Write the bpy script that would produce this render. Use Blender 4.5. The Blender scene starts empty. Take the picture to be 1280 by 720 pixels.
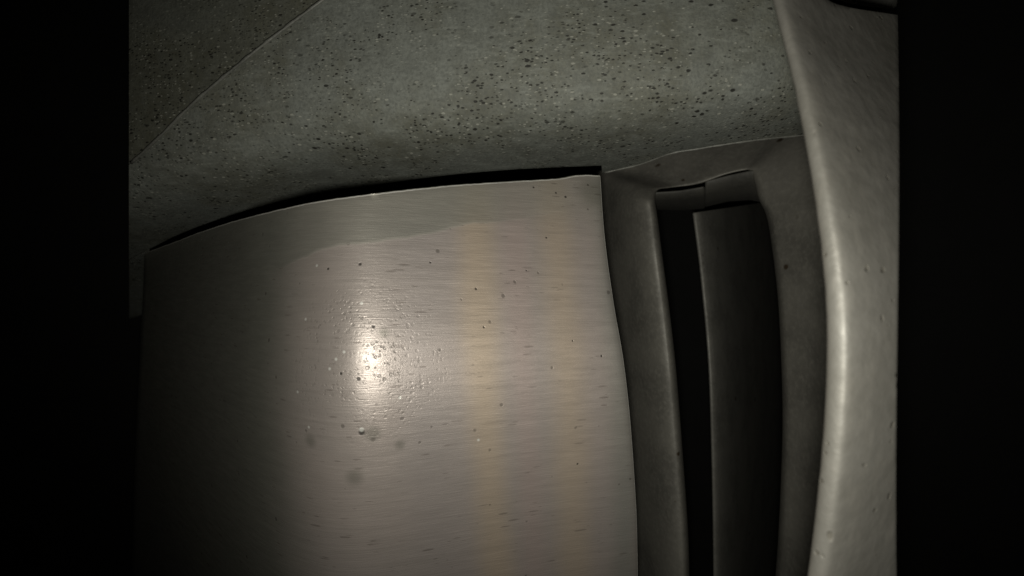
import bpy, bmesh, math, random
from mathutils import Vector
random.seed(4)
S = 0.01            # everything below is written in centimetres
sc = bpy.context.scene

# ------------------------------------------------------------------ camera, world, lamp, exposure
cam_d = bpy.data.cameras.new('borescope_camera')
cam_d.sensor_fit = 'HORIZONTAL'; cam_d.angle = math.radians(90)
cam_d.clip_start = 0.0005; cam_d.clip_end = 10
cam_d.dof.use_dof = True; cam_d.dof.focus_distance = 3.9 * S; cam_d.dof.aperture_fstop = 80
cam = bpy.data.objects.new('borescope_camera', cam_d); sc.collection.objects.link(cam)
cam.rotation_euler = (math.radians(90), 0, 0)
sc.camera = cam

w = bpy.data.worlds.new('World'); sc.world = w; w.use_nodes = True
w.node_tree.nodes['Background'].inputs[0].default_value = (0.6, 0.65, 0.55, 1)
w.node_tree.nodes['Background'].inputs[1].default_value = 0.0015

def lamp(name, loc, energy, aim, angle, blend, radius, col):
    d = bpy.data.lights.new(name, 'SPOT'); d.energy = energy; d.color = col
    d.spot_size = math.radians(angle); d.spot_blend = blend; d.shadow_soft_size = radius * S
    o = bpy.data.objects.new(name, d); sc.collection.objects.link(o)
    o.location = Vector(loc) * S
    o.rotation_euler = (Vector(aim) - Vector(loc)).to_track_quat('-Z', 'Y').to_euler()
    return o
# the light guide at the tip of the borescope, a few millimetres from its lens
lamp('borescope_light', (-0.02, -0.05, -0.28), 0.053, (0.45, 3.4, 0.25), 126, 1.0, 0.10, (1.0, 0.98, 0.91))

sc.view_settings.view_transform = 'Standard'; sc.view_settings.look = 'None'
sc.view_settings.exposure = 0; sc.view_settings.gamma = 1
sc.view_settings.use_curve_mapping = False
sc.render.engine = 'CYCLES'
sc.cycles.max_bounces = 6

# ------------------------------------------------------------------ helpers
F = 640.0
def lerp(a, b, t): return a + (b - a) * t
def curve(pts, x):                       # monotone-ish smooth interpolation through control points
    if x <= pts[0][0]: return pts[0][1]
    if x >= pts[-1][0]: return pts[-1][1]
    for i in range(len(pts) - 1):
        if x <= pts[i + 1][0]:
            x0, y0 = pts[i]; x1, y1 = pts[i + 1]
            t = (x - x0) / (x1 - x0)
            def sl(k):
                if k <= 0 or k >= len(pts) - 1:
                    k = min(max(k, 0), len(pts) - 1)
                    a, b = (pts[0], pts[1]) if k == 0 else (pts[-2], pts[-1])
                    return (b[1] - a[1]) / (b[0] - a[0])
                return (pts[k + 1][1] - pts[k - 1][1]) / (pts[k + 1][0] - pts[k - 1][0])
            m0, m1, h = sl(i), sl(i + 1), x1 - x0
            return ((2*t**3 - 3*t**2 + 1) * y0 + (t**3 - 2*t**2 + t) * h * m0
                    + (-2*t**3 + 3*t**2) * y1 + (t**3 - t**2) * h * m1)
def lin(pts, x):
    if x <= pts[0][0]: return pts[0][1]
    for (a, b), (c, d) in zip(pts, pts[1:]):
        if x <= c: return lerp(b, d, (x - a) / (c - a))
    return pts[-1][1]
def phi(p): return math.atan((p - 640) / F)
def eta(p): return math.atan((360 - p) / F)
def P(px, py, r):
    """a point seen in direction (px, py) of the view, r cm away horizontally"""
    f = phi(px); Y = r * math.cos(f)
    return Vector((r * math.sin(f), Y, Y * (360 - py) / F))
class Bent:
    """log distance built up from the tilt (degrees) of a surface along one direction"""
    def __init__(self, tilt, lo, hi, ang, x0, step=2.0):
        self.lo, self.step = lo, step
        self.v = [0.0]; x = lo
        while x < hi:
            t = math.tan(math.radians(lin(tilt, x + step / 2)))
            self.v.append(self.v[-1] + t * (ang(x + step) - ang(x))); x += step
        self.off = 0; self.off = self(x0)
    def __call__(self, x):
        k = (x - self.lo) / self.step
        i = min(max(int(k), 0), len(self.v) - 2)
        return lerp(self.v[i], self.v[i + 1], k - i) - self.off

def link(name, me, mat, parent=None):
    o = bpy.data.objects.new(name, me); sc.collection.objects.link(o)
    if mat:
        for m in (mat if isinstance(mat, (list, tuple)) else [mat]): me.materials.append(m)
    if parent: o.parent = parent
    return o
def thing(name, label, cat, loc):
    o = bpy.data.objects.new(name, None); sc.collection.objects.link(o)
    o.empty_display_size = 0.002
    o.location = Vector(loc) * S
    o['label'] = label; o['category'] = cat
    return o
def solid(name, front, back, mat, parent=None, bevel=0.0, seg=3, uv=None, closed_u=False):
    """front/back: grids [i][j] of cm points; stitched into one closed, bevelled body"""
    n, m = len(front), len(front[0])
    org = (parent.location / S) if parent else Vector()
    vs = [(p - org) * S for row in front for p in row] + [(p - org) * S for row in back for p in row]
    N = n * m; fs = []
    id_ = lambda i, j: i * m + j
    for i in range(n - 1):
        for j in range(m - 1):
            fs.append((id_(i, j), id_(i + 1, j), id_(i + 1, j + 1), id_(i, j + 1)))
            fs.append((N + id_(i, j), N + id_(i, j + 1), N + id_(i + 1, j + 1), N + id_(i + 1, j)))
    for i in range(n - 1):
        fs.append((id_(i, 0), N + id_(i, 0), N + id_(i + 1, 0), id_(i + 1, 0)))
        fs.append((id_(i, m-1), id_(i + 1, m-1), N + id_(i + 1, m-1), N + id_(i, m-1)))
    for j in range(m - 1):
        fs.append((id_(0, j), id_(0, j + 1), N + id_(0, j + 1), N + id_(0, j)))
        fs.append((id_(n-1, j), N + id_(n-1, j), N + id_(n-1, j + 1), id_(n-1, j + 1)))
    me = bpy.data.meshes.new(name); me.from_pydata([tuple(v) for v in vs], [], fs)
    # UV in centimetres along the front grid
    U = [[0.0] * m for _ in range(n)]; V = [[0.0] * m for _ in range(n)]
    for i in range(n):
        for j in range(m):
            if i: U[i][j] = U[i-1][j] + (front[i][j] - front[i-1][j]).length
            if j: V[i][j] = V[i][j-1] + (front[i][j] - front[i][j-1]).length
    lay = me.uv_layers.new(name='UVMap')
    for lp in me.loops:
        k = lp.vertex_index % N; i, j = divmod(k, m)
        lay.data[lp.index].uv = (U[i][j], V[i][j])
    bm = bmesh.new(); bm.from_mesh(me)
    bmesh.ops.recalc_face_normals(bm, faces=bm.faces)
    for f in bm.faces: f.smooth = True
    bm.to_mesh(me); bm.free()
    o = link(name, me, mat, parent)
    if bevel:
        b = o.modifiers.new('bevel', 'BEVEL'); b.width = bevel * S; b.segments = seg
        b.limit_method = 'ANGLE'; b.angle_limit = math.radians(38); b.use_clamp_overlap = True
        b.harden_normals = False
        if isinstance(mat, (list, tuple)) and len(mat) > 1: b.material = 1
    return o

# ------------------------------------------------------------------ materials
def new_mat(name):
    m = bpy.data.materials.new(name); m.use_nodes = True
    nt = m.node_tree; bs = nt.nodes['Principled BSDF']
    return m, nt, bs
class G:
    def __init__(s, nt): s.nt = nt; s.n = nt.nodes; s.l = nt.links
    def node(s, t, **kw):
        x = s.n.new(t)
        for k, v in kw.items():
            if k.startswith('in_'): x.inputs[k[3:]].default_value = v
            else: setattr(x, k, v)
        return x
    def co(s, kind='Object', scale=(1, 1, 1), rot=(0, 0, 0)):
        t = s.node('ShaderNodeTexCoord'); mp = s.node('ShaderNodeMapping')
        mp.inputs['Scale'].default_value = scale; mp.inputs['Rotation'].default_value = rot
        s.l.new(t.outputs[kind], mp.inputs[0]); return mp.outputs[0]
    def noise(s, vec, scale=5, detail=4, rough=.55):
        x = s.node('ShaderNodeTexNoise'); x.inputs['Scale'].default_value = scale
        x.inputs['Detail'].default_value = detail; x.inputs['Roughness'].default_value = rough
        s.l.new(vec, x.inputs['Vector']); return x.outputs[0]
    def voro(s, vec, scale, feat='F1', rnd=1.0, out=0):
        x = s.node('ShaderNodeTexVoronoi', feature=feat); x.inputs['Scale'].default_value = scale
        x.inputs['Randomness'].default_value = rnd
        s.l.new(vec, x.inputs['Vector']); return x.outputs[out]
    def ramp(s, f, a, b, va=0, vb=1, smooth=True):
        x = s.node('ShaderNodeMapRange'); x.interpolation_type = 'SMOOTHSTEP' if smooth else 'LINEAR'
        x.inputs['From Min'].default_value = a; x.inputs['From Max'].default_value = b
        x.inputs['To Min'].default_value = va; x.inputs['To Max'].default_value = vb
        s.l.new(f, x.inputs['Value']); return x.outputs[0]
    def math(s, op, a, b=0.0, c=None):
        x = s.node('ShaderNodeMath', operation=op)
        for k, v in enumerate((a, b) if c is None else (a, b, c)):
            if isinstance(v, (int, float)): x.inputs[k].default_value = v
            else: s.l.new(v, x.inputs[k])
        return x.outputs[0]
    def mix(s, f, a, b, mode='MIX'):
        x = s.node('ShaderNodeMix', data_type='RGBA', blend_type=mode)
        for k, v in ((0, f), (6, a), (7, b)):
            if isinstance(v, tuple): x.inputs[k].default_value = (*v, 1) if len(v) == 3 else v
            elif isinstance(v, (int, float)): x.inputs[k].default_value = v
            else: s.l.new(v, x.inputs[k])
        return x.outputs[2]
    def bump(s, h, strength=.3, dist=.001, normal=None):
        x = s.node('ShaderNodeBump'); x.inputs['Strength'].default_value = strength
        x.inputs['Distance'].default_value = dist
        s.l.new(h, x.inputs['Height'])
        if normal: s.l.new(normal, x.inputs['Normal'])
        return x.outputs[0]
    def specks(s, vec, scale, radius, keep, seed=0.0, soft=.35):
        """sparse irregular dots: 1 inside a dot; keep = share of cells that carry one"""
        add = s.node('ShaderNodeVectorMath', operation='ADD'); add.inputs[1].default_value = (seed, seed * .7, seed * .3)
        s.l.new(vec, add.inputs[0])
        wob = s.node('ShaderNodeTexNoise'); wob.inputs['Scale'].default_value = scale * 1.9
        s.l.new(add.outputs[0], wob.inputs['Vector'])
        v = s.node('ShaderNodeTexVoronoi'); v.inputs['Scale'].default_value = scale
        s.l.new(add.outputs[0], v.inputs['Vector'])
        sep = s.node('ShaderNodeSeparateColor'); s.l.new(v.outputs['Color'], sep.inputs[0])
        on = s.math('LESS_THAN', sep.outputs[0], keep)
        rad = s.math('MULTIPLY_ADD', sep.outputs[1], radius * .8, radius * .45)
        d = s.math('MULTIPLY_ADD', wob.outputs[0], radius * 2.0, v.outputs['Distance'])
        d = s.math('SUBTRACT', d, radius * 1.0)
        q = s.math('DIVIDE', d, rad)
        return s.math('MULTIPLY', s.ramp(q, 1.0 + soft, 1.0 - soft, 0, 1), on)

def at_spot(g, pos, centre, rad, soft=.5):
    v = g.node('ShaderNodeVectorMath', operation='DISTANCE'); g.l.new(pos, v.inputs[0])
    v.inputs[1].default_value = centre
    return g.ramp(v.outputs['Value'], rad * (1 + soft), rad * (1 - soft), 0, 1)

C100 = (100, 100, 100)     # metres -> centimetres for textures

def casing_material(name, base, brown, lighter=1.0):
    m, nt, bs = new_mat(name); g = G(nt); c = g.co('Object', C100)
    n1 = g.noise(c, 1.1, 5, .6); n2 = g.noise(c, 7, 5, .65); n3 = g.noise(c, 42, 3, .6)
    st = g.noise(g.co('Object', (160, 160, 700)), 4, 3, .6)
    col = g.mix(g.ramp(n1, .4, .62), base, brown)
    smg = g.noise(g.co('Object', (60, 60, 120), (0, .5, 0)), 1.3, 3, .5)
    col = g.mix(g.ramp(smg, .4, .65, .0, .4), col, tuple(x * .55 for x in brown))
    col = g.mix(g.ramp(n2, .3, .75, 0, .45), col, tuple(x * 1.5 for x in base))
    col = g.mix(g.ramp(n3, .38, .66, 0, .5), col, tuple(x * .55 for x in base))
    col = g.mix(g.ramp(st, .5, .75, 0, .3), col, tuple(x * 1.7 for x in base))
    dens = g.noise(c, .9, 2, .5)
    squash = g.co('Object', (80, 80, 165))
    dn2 = g.noise(c, 2.2, 3, .6)
    d1 = g.math('MULTIPLY', g.specks(squash, 17, .22, .42, 3.1), g.ramp(dens, .38, .55, .15, 1))
    d2 = g.math('MULTIPLY', g.specks(squash, 31, .3, .5, 9.7), g.ramp(dn2, .42, .6, .1, 1))
    l1 = g.math('MULTIPLY', g.specks(squash, 18, .2, .26, 21.3), g.ramp(dens, .3, .55, .3, 1))
    l2 = g.math('MULTIPLY', g.specks(squash, 31, .26, .4, 14.9), g.ramp(dn2, .35, .6, .15, 1))
    d3 = g.math('MULTIPLY', g.specks(squash, 9, .16, .22, 33.1), g.ramp(dens, .4, .6, .1, 1))
    dark = g.math('MAXIMUM', g.math('MAXIMUM', d1, d3), d2); light = g.math('MAXIMUM', l1, l2)
    col = g.mix(g.math('MULTIPLY', dark, .95), col, (.022, .021, .017))
    col = g.mix(g.math('MULTIPLY', light, .5), col, (.48, .48, .40))
    nt.links.new(col, bs.inputs['Base Color'])
    h = g.math('MULTIPLY_ADD', dark, -1.3, g.math('MULTIPLY', n3, .9))
    h = g.math('ADD', h, g.math('MULTIPLY', light, .9)); h = g.math('ADD', h, g.math('MULTIPLY', n2, 1.0))
    nt.links.new(g.bump(h, .4, .0001), bs.inputs['Normal'])
    bs.inputs['Metallic'].default_value = .0; bs.inputs['Roughness'].default_value = .66; bs.inputs['Specular IOR Level'].default_value = .3
    return m

def dull_metal(name, base, rough=.5, metallic=.5, scale=6, stain=(.05, .035, .02)):
    m, nt, bs = new_mat(name); g = G(nt); c = g.co('Object', C100)
    n1 = g.noise(c, scale * .3, 5, .6); n2 = g.noise(c, scale * 4, 4, .6)
    col = g.mix(g.ramp(n1, .35, .7), base, tuple(x * .62 for x in base))
    col = g.mix(g.ramp(n2, .4, .8, 0, .4), col, tuple(min(1, x * 1.5) for x in base))
    col = g.mix(g.specks(c, 5, .16, .15, 4.4, .5), col, stain)
    nt.links.new(col, bs.inputs['Base Color'])
    nt.links.new(g.bump(g.math('ADD', n2, n1), .3, .0001), bs.inputs['Normal'])
    nt.links.new(g.ramp(n1, .3, .7, rough - .07, rough + .1), bs.inputs['Roughness'])
    bs.inputs['Metallic'].default_value = metallic
    return m

# ------------------------------------------------------------------ surfaces: shapes of the blade and the casing
BL_R = [(150, 748), (218, 751), (300, 757), (380, 768), (450, 780), (520, 788), (600, 794), (660, 797), (820, 799)]
BL_L = [(150, 176), (320, 180), (420, 176), (540, 170), (660, 166), (820, 162)]
TIP = [(176, 319), (184, 315), (215, 303.5), (250, 290), (300, 274), (350, 261.5), (400, 251), (480, 240.5), (560, 232), (640, 226.5), (700, 223), (722, 219), (751, 219)]
b_h = Bent([(150, -79), (200, -78), (250, -76), (300, -73), (350, -63), (400, -43), (440, -16), (462, 1), (488, 11), (530, 15), (600, 19), (640, 21), (760, 26), (800, 32)], 140, 830, phi, 465)
b_v = Bent([(200, 20), (300, 19), (400, 15), (470, 2), (530, -10), (600, -19), (720, -28), (840, -34)], 90, 840, lambda p: eta(p), 460)
def blade_r(px, py): return 3.35 * math.exp(b_h(px) + b_v(py))

SEAM = [(150, 214), (160, 205), (200, 168), (240, 128), (290, 85), (340, 45), (400, 0), (440, -28), (480, -62)]
LIP = [(188, 311), (215, 297), (250, 282.5), (300, 265.5), (350, 251.8), (400, 241), (480, 229.5), (560, 219), (640, 212), (700, 209), (752, 207)]
LIP2 = [(752.6, 217), (775, 212), (800, 206), (840, 192), (870, 187), (900, 182), (950, 175), (1000, 170), (1030, 168)]
c_h = Bent([(140, -52), (250, -44), (400, -30), (560, -14), (700, 0), (850, 14), (930, 24), (1030, 46)], 130, 1040, phi, 700)
c_v = Bent([(-80, -8), (40, 4), (105, 18), (135, 38), (160, 58), (185, 69), (215, 73), (300, 62), (420, 60)], -90, 430, lambda p: -eta(p), 100)
def casing_r(px, py):
    s = py - lin([(150, 95), (400, 28), (700, 0), (1030, -30)], px)       # the roll-off follows the blade tips
    return 4.1 * math.exp(c_h(px) + c_v(max(-85, min(s, 425))))

# ------------------------------------------------------------------ setting: the dark cavity behind everything
def build_cavity():
    m, nt, bs = new_mat('cavity_shade_black'); g = G(nt); c = g.co('Object', C100)
    n = g.noise(c, 1.2, 5, .6)
    nt.links.new(g.mix(g.ramp(n, .3, .7), (.018, .018, .015), (.022, .021, .018)), bs.inputs['Base Color'])  # near-black base colour stands in for the unlit depth behind
    bs.inputs['Roughness'].default_value = .8
    bm = bmesh.new(); rows = []
    for i in range(41):
        a = math.radians(-100 + 5 * i)
        rows.append([bm.verts.new((Vector((17 * math.sin(a), 17 * math.cos(a), z + .3 * math.sin(3 * a))) * S)) for z in (-15, -9, -3, 3, 9, 15)])
    for i in range(40):
        for j in range(5):
            f = bm.faces.new((rows[i][j], rows[i][j+1], rows[i+1][j+1], rows[i+1][j])); f.smooth = True
    me = bpy.data.meshes.new('cavity_wall'); bm.to_mesh(me); bm.free()
    o = link('cavity_wall', me, m); o['kind'] = 'structure'
build_cavity()

# ------------------------------------------------------------------ shroud segments
def columns(pxs, top, bot, rfun, n, th):
    fr, bk = [], []
    for px in pxs:
        a, b = top(px), bot(px); f, k = [], []
        for j in range(n + 1):
            py = lerp(a, b, j / n); r = rfun(px, py)
            f.append(P(px, py, r)); k.append(P(px, py, r + th))
        fr.append(f); bk.append(k)
    return fr, bk
mat_case = casing_material('pitted_shroud', (.195, .205, .178), (.155, .155, .118))
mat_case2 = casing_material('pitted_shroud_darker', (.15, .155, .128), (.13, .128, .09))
mat_rim = dull_metal('painted_lit_rim', (.42, .41, .36), .4, .6)  # paler bevel colour paints the lit line along the panel edges

def low(px):
    if px < 188: return 310 + (188 - px) * .55
    if px <= 752.3: return curve(LIP, px)
    return curve(LIP2, px)
pxs = [161 + 6 * i for i in range(5)] + [187.2, 188] + [194 + 6 * i for i in range(93)] + [751.9, 752.6] + [758 + 6 * i for i in range(45)]
pxs = sorted(p for p in pxs if p <= 1022)
seg = thing('shroud_segment', 'large speckled grey shroud segment curving over the blade tip', 'shroud segment', P(600, 120, 4.3))
fr, bk = columns(pxs, lambda p: curve(SEAM, p) + 2.0 if p < 470 else -60 , low, casing_r, 110, .35)
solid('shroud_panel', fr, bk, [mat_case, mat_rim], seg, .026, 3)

def ridge(name, pts, rf, rad, mat, parent):
    bm = bmesh.new(); rings = []
    for k, (px, py) in enumerate(pts):
        p = P(px, py, rf(px, py)); q0 = P(*pts[max(k-1, 0)], rf(*pts[max(k-1, 0)])); q1 = P(*pts[min(k+1, len(pts)-1)], rf(*pts[min(k+1, len(pts)-1)]))
        t = (q1 - q0).normalized(); a = t.cross(Vector((0, 1, 0))).normalized(); b = t.cross(a)
        rr = rad * (1 + .35 * math.sin(k * 1.7) * math.sin(k * .61))
        rings.append([bm.verts.new((p + a * rr * math.cos(w) + b * rr * math.sin(w) - parent.location / S) * S) for w in [i * math.tau / 8 for i in range(8)]])
    for A, B in zip(rings, rings[1:]):
        for i in range(8):
            bm.faces.new((A[i], A[(i+1) % 8], B[(i+1) % 8], B[i])).smooth = True
    bm.faces.new(rings[0]); bm.faces.new(rings[-1][::-1])
    bmesh.ops.recalc_face_normals(bm, faces=bm.faces)
    me = bpy.data.meshes.new(name); bm.to_mesh(me); bm.free()
    return link(name, me, mat, parent)
m_ridge = dull_metal('polished_ridge', (.22, .22, .19), .5, .2, 12)
ridge('edge_ridge', [(x, curve(SEAM, x) + 2.6) for x in range(164, 470, 5)], lambda a, b: casing_r(a, b) * .999, .013, m_ridge, seg)
ridge('edge_ridge', [(x, curve(LIP2, x) - .6) for x in range(756, 1020, 5)], lambda a, b: casing_r(a, b) * .999, .011, m_ridge, seg)
fr, bk = columns([161, 166, 172, 178, 183, 187.4], lambda p: 310.2 + (188 - p) * .55, lambda p: lin([(150, 402), (160, 399), (175, 395), (187.5, 388)], p), casing_r, 24, .35)
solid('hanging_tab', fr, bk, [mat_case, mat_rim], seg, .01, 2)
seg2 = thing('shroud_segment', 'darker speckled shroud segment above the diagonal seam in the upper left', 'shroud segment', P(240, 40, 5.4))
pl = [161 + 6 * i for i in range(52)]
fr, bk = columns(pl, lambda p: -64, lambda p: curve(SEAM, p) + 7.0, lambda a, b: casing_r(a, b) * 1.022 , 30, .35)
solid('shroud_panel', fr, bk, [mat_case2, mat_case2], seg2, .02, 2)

# ------------------------------------------------------------------ main rotor blade
def blade_material():
    m, nt, bs = new_mat('brushed_blade_metal'); g = G(nt)
    uv = g.co('UV'); c = g.co('Object', C100)
    org = BL_ORG
    tc = g.node('ShaderNodeTexCoord'); pos = tc.outputs['Object']
    def loc(px, py): return tuple((P(px, py, blade_r(px, py)) - org) * S)
    sep = g.node('ShaderNodeSeparateXYZ'); g.l.new(pos, sep.inputs[0])
    X, Z = sep.outputs[0], sep.outputs[2]
    # brushed streaks run along the chord
    s1 = g.noise(g.co('Object', (160, 160, 3800), (0, .03, 0)), 1.0, 6, .65)
    s2 = g.noise(g.co('Object', (700, 700, 15000), (0, .03, 0)), 1.0, 4, .6)
    s3 = g.noise(g.co('Object', (240, 240, 2000), (0, .02, 0)), 1.3, 5, .7)
    blot = g.noise(c, 1.0, 4, .55)
    rose = (.455, .395, .35); tan = (.56, .45, .325); green = (.235, .235, .195)
    col = g.mix(g.ramp(blot, .35, .65), rose, (.43, .38, .34))
    # heat tint bands running along the span
    def band(px, wid):
        x0 = loc(px, 440)[0]
        d = g.math('ABSOLUTE', g.math('SUBTRACT', g.math('MULTIPLY_ADD', Z, .06, X), x0))
        wob = g.math('MULTIPLY_ADD', g.noise(c, .8, 2), .0018, d)
        return g.ramp(wob, wid * S + .0009, .0009, 0, 1)
    col = g.mix(g.math('MULTIPLY', band(618, .20), .7), col, tan)
    col = g.mix(g.math('MULTIPLY', band(722, .22), .6), col, tan)
    col = g.mix(g.math('MULTIPLY', band(790, .2), .7), col, (.31, .31, .27))
    col = g.mix(g.math('MULTIPLY', band(668, .15), .6), col, (.48, .385, .345))
    col = g.mix(g.math('MULTIPLY', band(545, .3), .5), col, (.39, .35, .325))
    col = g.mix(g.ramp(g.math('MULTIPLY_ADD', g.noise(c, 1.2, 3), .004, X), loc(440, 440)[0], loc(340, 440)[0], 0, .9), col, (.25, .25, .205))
    # rubbed zone under the tip, its edge an uneven line
    a = loc(360, 322); b = loc(600, 288)
    e0 = loc(470, 297)
    sl = (b[2] - a[2]) / (b[0] - a[0])
    wav = g.math('MULTIPLY_ADD', g.noise(g.co('Object', (100, 100, 0)), 1.6, 2, .4), .0016, -.0008)
    wav2 = g.math('MULTIPLY_ADD', g.noise(g.co('Object', (100, 100, 0)), 9, 2, .5), .0003, wav)
    line = g.math('SUBTRACT', g.math('SUBTRACT', Z, e0[2]), g.math('MULTIPLY', g.math('SUBTRACT', X, e0[0]), .22))
    line = g.math('ADD', line, wav2)
    fade = g.ramp(X, loc(540, 280)[0], loc(740, 280)[0], 1, .0)
    up = g.ramp(line, -.00006, .00006, 0, 1)
    zone = g.math('MULTIPLY', g.math('MULTIPLY', up, fade), g.ramp(X, loc(290, 300)[0], loc(400, 300)[0], 0, 1))
    edge = g.math('MULTIPLY', g.ramp(g.math('ABSOLUTE', line), .00022, .00003, 0, 1), g.math('MULTIPLY', fade, g.ramp(X, loc(330, 300)[0], loc(420, 300)[0], 0, 1)))
    col = g.mix(g.math('MULTIPLY', zone, .7), col, green)
    tipg = g.ramp(Z, loc(600, 300)[2], loc(600, 235)[2], 0, .45)
    col = g.mix(tipg, col, (.35, .335, .28))
    col = g.mix(g.math('MULTIPLY', edge, .25), col, (.56, .52, .45))
    # streaks
    col = g.mix(g.ramp(s1, .45, .8, 0, .18), col, (.2, .18, .15))
    col = g.mix(g.ramp(s2, .5, .8, 0, .12), col, (.62, .57, .48))
    dash = g.specks(g.co('Object', (130, 130, 800)), 4.2, .2, .45, 2.2)
    dash2 = g.specks(g.co('Object', (130, 130, 650)), 8, .2, .16, 7.2)
    ok = g.math('MULTIPLY', g.ramp(zone, 0, 1, 1, .15), g.ramp(g.noise(c, 2.4, 3, .6), .42, .6, .1, 1))
    dsh = g.math('MULTIPLY', g.math('MAXIMUM', dash, dash2), ok)
    col = g.mix(g.math('MULTIPLY', dsh, .5), col, (.16, .13, .11))
    # pitting, densest in the middle of the blade
    dc = g.node('ShaderNodeVectorMath', operation='DISTANCE'); g.l.new(pos, dc.inputs[0]); dc.inputs[1].default_value = loc(456, 452)
    near = g.ramp(dc.outputs['Value'], .0068, .0005, 0, 1); near = g.math('MULTIPLY', near, g.ramp(g.noise(c, 3.5, 3, .6), .36, .6, .15, 1))
    p1 = g.specks(c, 38, .36, .6, 5.5); p2 = g.specks(c, 11, .14, .12, 8.5)
    p3 = g.specks(c, 6.5, .06, .2, 1.5)
    pits = g.math('MULTIPLY', p1, near)
    smallp = g.math('MULTIPLY', g.math('MAXIMUM', p2, p3), g.ramp(zone, 0, 1, 1, .3))
    col = g.mix(g.math('MULTIPLY', pits, .45), col, (.13, .12, .1))
    col = g.mix(g.math('MULTIPLY', smallp, .55), col, (.1, .085, .07))
    # the single pits and stains one can pick out
    spots = [(667, 234, .013), (695, 241, .013), (707, 246, .016), (735, 231, .014), (752, 445, .013), (467, 408, .016),
             (448, 474, .018), (426, 467, .014), (452, 541, .03), (605, 409, .012), (538, 328, .011), (683, 297, .012), (658, 338, .009), (595, 361, .014), (722, 580, .012), (716, 426, .01),
             (450, 330, .016), (410, 336, .013)]
    acc = None
    for (px, py, r) in spots:
        q = at_spot(g, pos, loc(px, py), r * .62 * S, .5); acc = q if acc is None else g.math('MAXIMUM', acc, q)
    col = g.mix(g.math('MULTIPLY', acc, .88), col, (.035, .03, .026))
    lt = None
    for (px, py) in [(452, 537), (452, 379), (382, 399), (420, 449), (412, 461), (396, 332), (455, 447), (461, 447), (386, 534), (598, 550), (430, 440), (500, 497), (372, 490)]:
        q = at_spot(g, pos, loc(px, py), (.009 if py != 537 else .014) * S, .5); lt = q if lt is None else g.math('MAXIMUM', lt, q)
    col = g.mix(g.math('MULTIPLY', lt, .8), col, (.85, .84, .76))  # tiny sparkles: glints painted pale into the base colour
    st = None
    for (px, py, r) in [(466, 542, .045), (443, 597, .05), (388, 551, .04), (500, 556, .03), (740, 240, .11), (480, 416, .03)]:
        q = at_spot(g, pos, loc(px, py), r * S, .75); st = q if st is None else g.math('MAXIMUM', st, q)
    col = g.mix(g.math('MULTIPLY', st, .5), col, (.17, .165, .13))
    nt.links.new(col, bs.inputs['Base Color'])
    h = g.math('MULTIPLY_ADD', s2, 1.0, g.math('MULTIPLY', s1, .5))
    h = g.math('MULTIPLY_ADD', pits, -1.6, h); h = g.math('MULTIPLY_ADD', smallp, -.6, h)
    h = g.math('MULTIPLY_ADD', acc, -1.0, h); h = g.math('MULTIPLY_ADD', dsh, -.3, h)
    h = g.math('MULTIPLY_ADD', up, -.0, h)
    grain = g.noise(c, 95, 2, .6)
    h = g.math('MULTIPLY_ADD', grain, g.ramp(near, 0, 1, .2, .8), h)
    nt.links.new(g.bump(h, .5, .00004), bs.inputs['Normal'])
    bs.inputs['Metallic'].default_value = .5
    r = g.ramp(s3, .3, .7, .40, .52); r = g.math('ADD', r, g.math('MULTIPLY', zone, .08))
    r = g.math('SUBTRACT', r, g.math('MULTIPLY', near, .05))
    nt.links.new(r, bs.inputs['Roughness'])
    return m
BL_ORG = P(600, 720, 3.4)
blade = thing('rotor_blade', 'broad brushed metal rotor blade with a bright pitted highlight, below the shroud', 'turbine blade', BL_ORG)
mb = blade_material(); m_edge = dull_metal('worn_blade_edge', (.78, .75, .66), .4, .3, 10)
fr, bk = [], []
NC, NR = 130, 70
rng = random.Random(3)
tipj = [rng.uniform(-.8, .8) for _ in range(NC + 1)]
for i in range(NC + 1):
    s = i / NC; f, k = [], []
    for j in range(NR + 1):
        v = j / NR
        # follow the tip curve at the top, the edges down the span
        px = lerp(curve(BL_L, 316), curve(BL_R, 219), s)
        for _ in range(3):
            top = curve(TIP, px) + (tipj[i] * .3 if 0 < s < 1 else 0)
            py = lerp(top, 850, v)
            px = lerp(curve(BL_L, py), curve(BL_R, py), s)
        r = blade_r(px, py)
        # edge rounds over at the trailing edge
        e = max(0, 1 - (1 - s) / .012)
        f.append(P(px, py, r + .02 * e * e))
        th = lerp(.07, .42, min(1, (1 - s) * 2.2)) * (1 if s > .1 else .5 + 5 * s)
        d = P(px, py, r + th)
        k.append(d + Vector((-.03 * (1 if s > .5 else -1), 0, 0)))
    fr.append(f); bk.append(k)
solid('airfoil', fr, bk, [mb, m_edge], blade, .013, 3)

# ------------------------------------------------------------------ slotted strut frame behind the blade, and the vane inside the slot
def ribbon(name, stations, nseg, prof, mat, parent, back=1.0, bevel=.0):
    """stations: (inner px,py, outer px,py); prof(t, u) -> distance for t from outer 0 to inner 1"""
    n = len(stations); fr, bk = [], []
    xs = list(range(n)); N = (n - 1) * nseg
    ch = [[(i, st[q]) for i, st in enumerate(stations)] for q in range(4)]
    for i in range(N + 1):
        u = i / nseg
        ix, iy, ox, oy = [curve(ch[q], u) for q in range(4)]
        f, k = [], []
        for t in PROF_T:
            tt = min(t, 1.0)
            px, py = lerp(ox, ix, tt), lerp(oy, iy, tt)
            f.append(P(px, py, prof(t, u / (n - 1), px, py))); k.append(P(px, py, 7.6 + back))
        fr.append(f); bk.append(k)
    return solid(name, fr, bk, mat, parent, bevel, 3)
PROF_T = [i / 16 * .9 for i in range(17)] + [.925, .945, .96, .972, .982, .99, .996, 1.0]
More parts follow.
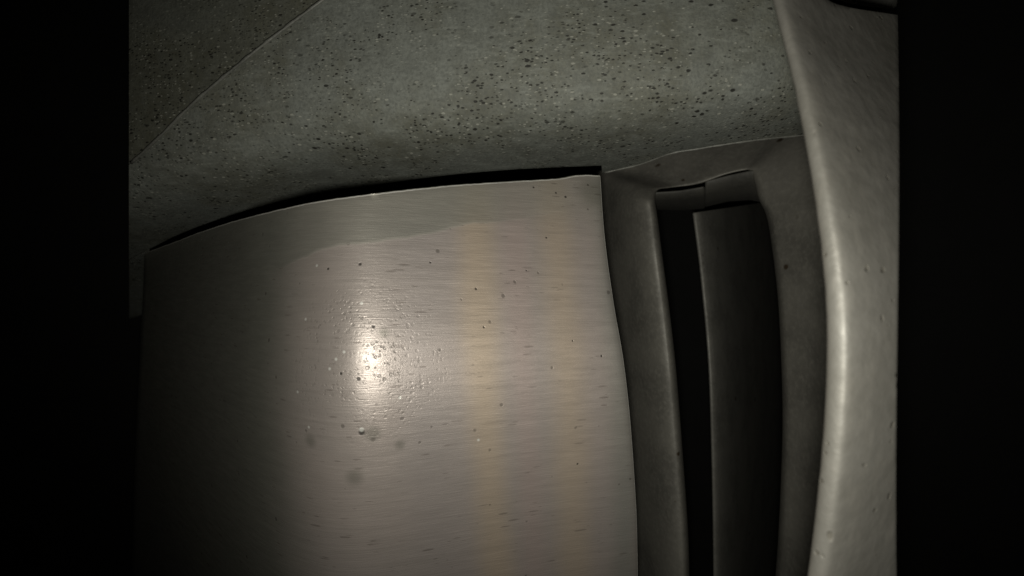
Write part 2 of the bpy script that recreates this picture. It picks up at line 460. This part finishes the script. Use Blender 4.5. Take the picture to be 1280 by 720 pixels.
st = [(866, 860, 778, 860), (862, 720, 772, 740), (860, 660, 766, 660), (853, 560, 758, 560), (845, 460, 750, 460), (836, 380, 744, 380),
      (828, 320, 740, 320), (822, 272, 737, 272), (819, 250, 737, 236), (822, 238, 742, 216), (836, 235, 770, 210), (862, 232, 810, 200), (880, 228, 850, 187),
      (905, 219, 900, 179), (928, 213.5, 948, 172), (938, 214, 1000, 167), (943, 228, 1036, 190), (948, 248, 1048, 240), (958, 270, 1050, 275), (965, 310, 1052, 320), (972, 370, 1056, 380), (976, 440, 1060, 440),
      (978, 520, 1060, 520), (976, 600, 1060, 600), (972, 680, 1060, 680), (966, 760, 1060, 760), (960, 860, 1060, 860)]
def frame_r(t, u, px, py):
    side = lin([(0, 0), (.30, 0), (.40, .5), (.55, .5), (.68, 1), (1, 1)], u)      # 0 left column, .5 header, 1 right wall
    L = 7.3 - 1.5 * math.sin(min(t, .93) / .93 * math.pi * .5)
    H = 6.6 - .35 * t
    R = 5.3 + .75 * t ** .8
    base = lerp(L, H, side * 2) if side < .5 else lerp(H, R, side * 2 - 1)
    e = max(0, (t - .9) / .1)
    return base + lin([(0, .2), (.5, .05), (.7, .1), (1, .14)], side) * (1 - math.sqrt(max(0, 1 - e ** 2)))
frame = thing('strut_frame', 'dark cast frame with a tall rounded slot, right of the rotor blade', 'engine strut', P(880, 720, 6.2))
m_frame = dull_metal('dull_cast_metal', (.20, .19, .16), .55, .2, 5)
m_dark = dull_metal('shade_dark_metal', (.085, .083, .072), .6, .1, 6)  # darkness of the gap above the vane, put into the platform colour
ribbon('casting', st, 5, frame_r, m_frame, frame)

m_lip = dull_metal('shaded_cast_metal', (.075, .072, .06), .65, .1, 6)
def slab(name, outline, r0, r1, th, mat, parent, bevel=.03, nx=10, ny=4, lean=0.0):
    """outline: (px, top py, bottom py) along the slab"""
    fr, bk = [], []
    a, b = outline[0][0], outline[-1][0]
    for i in range(nx + 1):
        px = lerp(a, b, i / nx)
        t_, b_ = lin([(o[0], o[1]) for o in outline], px), lin([(o[0], o[2]) for o in outline], px)
        f, k = [], []
        for j in range(ny + 1):
            v = j / ny; r = lerp(r0, r1, i / nx) + lean * v * v
            f.append(P(px, lerp(t_, b_, v), r)); k.append(P(px, lerp(t_, b_, v), r + th))
        fr.append(f); bk.append(k)
    return solid(name, fr, bk, mat, parent, bevel, 3)
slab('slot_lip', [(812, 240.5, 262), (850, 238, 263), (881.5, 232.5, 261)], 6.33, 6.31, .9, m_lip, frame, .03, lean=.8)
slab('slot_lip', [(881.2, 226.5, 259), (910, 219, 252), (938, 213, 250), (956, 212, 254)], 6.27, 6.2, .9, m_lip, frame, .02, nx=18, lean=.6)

# vane seen through the slot
inner = thing('inner_vane', 'dark narrow vane standing inside the slot of the frame', 'vane', P(900, 720, 8.2))
IL = [(255, 865), (268, 866), (340, 875), (450, 885), (560, 889), (660, 891), (860, 893)]
fr, bk = [], []
for i in range(41):
    s = i / 40; f, k = [], []
    for j in range(41):
        v = j / 40
        px = lerp(866, 1000, s)
        py = lerp(lerp(266, 246, s), 850, v)
        px = lerp(curve(IL, py), 1000, s)
        r = 8.2 + (.06 * (1 - min(1, s / .06)) ** 2) + 1.0 * s + 9 * s * s
        f.append(P(px, py, r)); k.append(P(px, py, r + .8))
    fr.append(f); bk.append(k)
solid('airfoil', fr, bk, dull_metal('inner_vane_metal', (.30, .29, .25), .5, .2, 5), inner, .02, 3)

# ------------------------------------------------------------------ near guide vane on the right
m_vane, nt, bs = new_mat('pale_vane_metal'); g = G(nt); c = g.co('Object', C100)
n1 = g.noise(c, 1.3, 4, .6); n2 = g.noise(c, 16, 4, .6); n3 = g.noise(g.co('Object', (160, 160, 45)), 10, 4, .6)
col = g.mix(g.ramp(n1, .35, .7), (.165, .158, .137), (.125, .119, .10))
col = g.mix(g.ramp(n3, .45, .75, 0, .25), col, (.24, .225, .19))
pd = g.specks(g.co('Object', (100, 100, 60)), 11, .13, .22, 6.2)
pd2 = g.specks(c, 22, .22, .12, 2.9)
dk = g.math('MAXIMUM', pd, pd2)
col = g.mix(g.math('MULTIPLY', dk, .6), col, (.12, .11, .085))
nt.links.new(col, bs.inputs['Base Color'])
h = g.math('MULTIPLY_ADD', dk, -1.0, g.math('MULTIPLY', n2, .8))
nt.links.new(g.bump(h, .5, .0001), bs.inputs['Normal'])
bs.inputs['Metallic'].default_value = .35
nt.links.new(g.ramp(n2, .3, .7, .5, .66), bs.inputs['Roughness'])

VL = [(-70, 954), (0, 966), (80, 986), (160, 1003), (240, 1017), (330, 1028.5), (400, 1033), (460, 1033), (540, 1029), (620, 1021.5), (700, 1012), (860, 988)]
vane = thing('guide_vane', 'pale metal guide vane with a bright nicked leading edge, nearest on the right', 'vane', P(1080, 720, 2.4))
rng = random.Random(8)
nicks = [(rng.uniform(-20, 800), rng.uniform(3, 7), rng.uniform(-.8, 1.0)) for _ in range(46)] + [(112, 10, 2.4), (132, 8, -2.2), (300, 12, 1.6), (362, 9, 2.0), (586, 10, 1.8)]
def edge_jit(py): return sum(a * math.exp(-((py - p) / wd) ** 2) for p, wd, a in nicks) * .22
TOPV = [(950, -70), (1020, -14), (1035, 1), (1060, 9), (1090, 14), (1124, 19), (1140, 22)]
SV = [0, .004, .009, .016, .026, .04, .056, .075, .1, .13, .16, .2, .24] + [.24 + .76 * (i / 22) for i in range(1, 23)]
fr, bk = [], []
v_v = Bent([(-80, 34), (100, 20), (300, 7), (440, 0), (600, -8), (860, -16)], -90, 870, eta, 440)
for s in SV:
    f, k = [], []
    for j in range(151):
        v = j / 150
        px = lerp(966, 1122, s)
        for _ in range(3):
            py = lerp(curve(TOPV, px), 850, v)
            L = curve(VL, py) + edge_jit(py) * max(0, 1 - s * 5)
            px = lerp(L, 1122 + 2 * math.sin(py / 130.), s)
        r = v_r = None
        f.append((px, py, s)); 
    fr.append(f)
# tilt across the vane: edge-on at the left limit, facing at the highlight, then turning away
wid = [(-70, 12), (0, 13), (160, 18), (330, 21), (460, 23), (660, 21), (860, 21)]
NJ = 151; front = [[None] * NJ for _ in SV]; back = [[None] * NJ for _ in SV]
for j in range(NJ):
    lnr = 0.0; prev = None
    py0 = fr[0][j][1]; W = curve(wid, py0)
    col_ = []
    for i in range(len(SV)):
        px, py, s = fr[i][j]
        if prev is not None:
            N = 6
            for q in range(N):
                a = lerp(prev, px, q / N); b = lerp(prev, px, (q + 1) / N); m_ = (a + b) / 2
                d = (m_ - fr[0][j][0]) / W
                th = lin([(0, -86), (.06, -72), (.18, -50), (.4, -32), (.8, -12), (1.0, 4), (1.15, 26), (1.4, 43), (2.0, 53), (3.0, 60), (6, 68)], d)
                lnr += math.tan(math.radians(th)) * (phi(b) - phi(a))
        prev = px; col_.append(lnr)
    ref = min(col_)
    for i in range(len(SV)):
        px, py, s = fr[i][j]
        r = 2.15 * math.exp(col_[i] - ref + v_v(py))
        front[i][j] = P(px, py, r)
        back[i][j] = P(lerp(px, 1075, .10), py, r + lerp(.10, .35, min(1, s * 3)) + .1)
solid('airfoil', front, back, m_vane, vane, .01, 2)
# end platform at the root of the vane, coloured dark for the shaded gap above it
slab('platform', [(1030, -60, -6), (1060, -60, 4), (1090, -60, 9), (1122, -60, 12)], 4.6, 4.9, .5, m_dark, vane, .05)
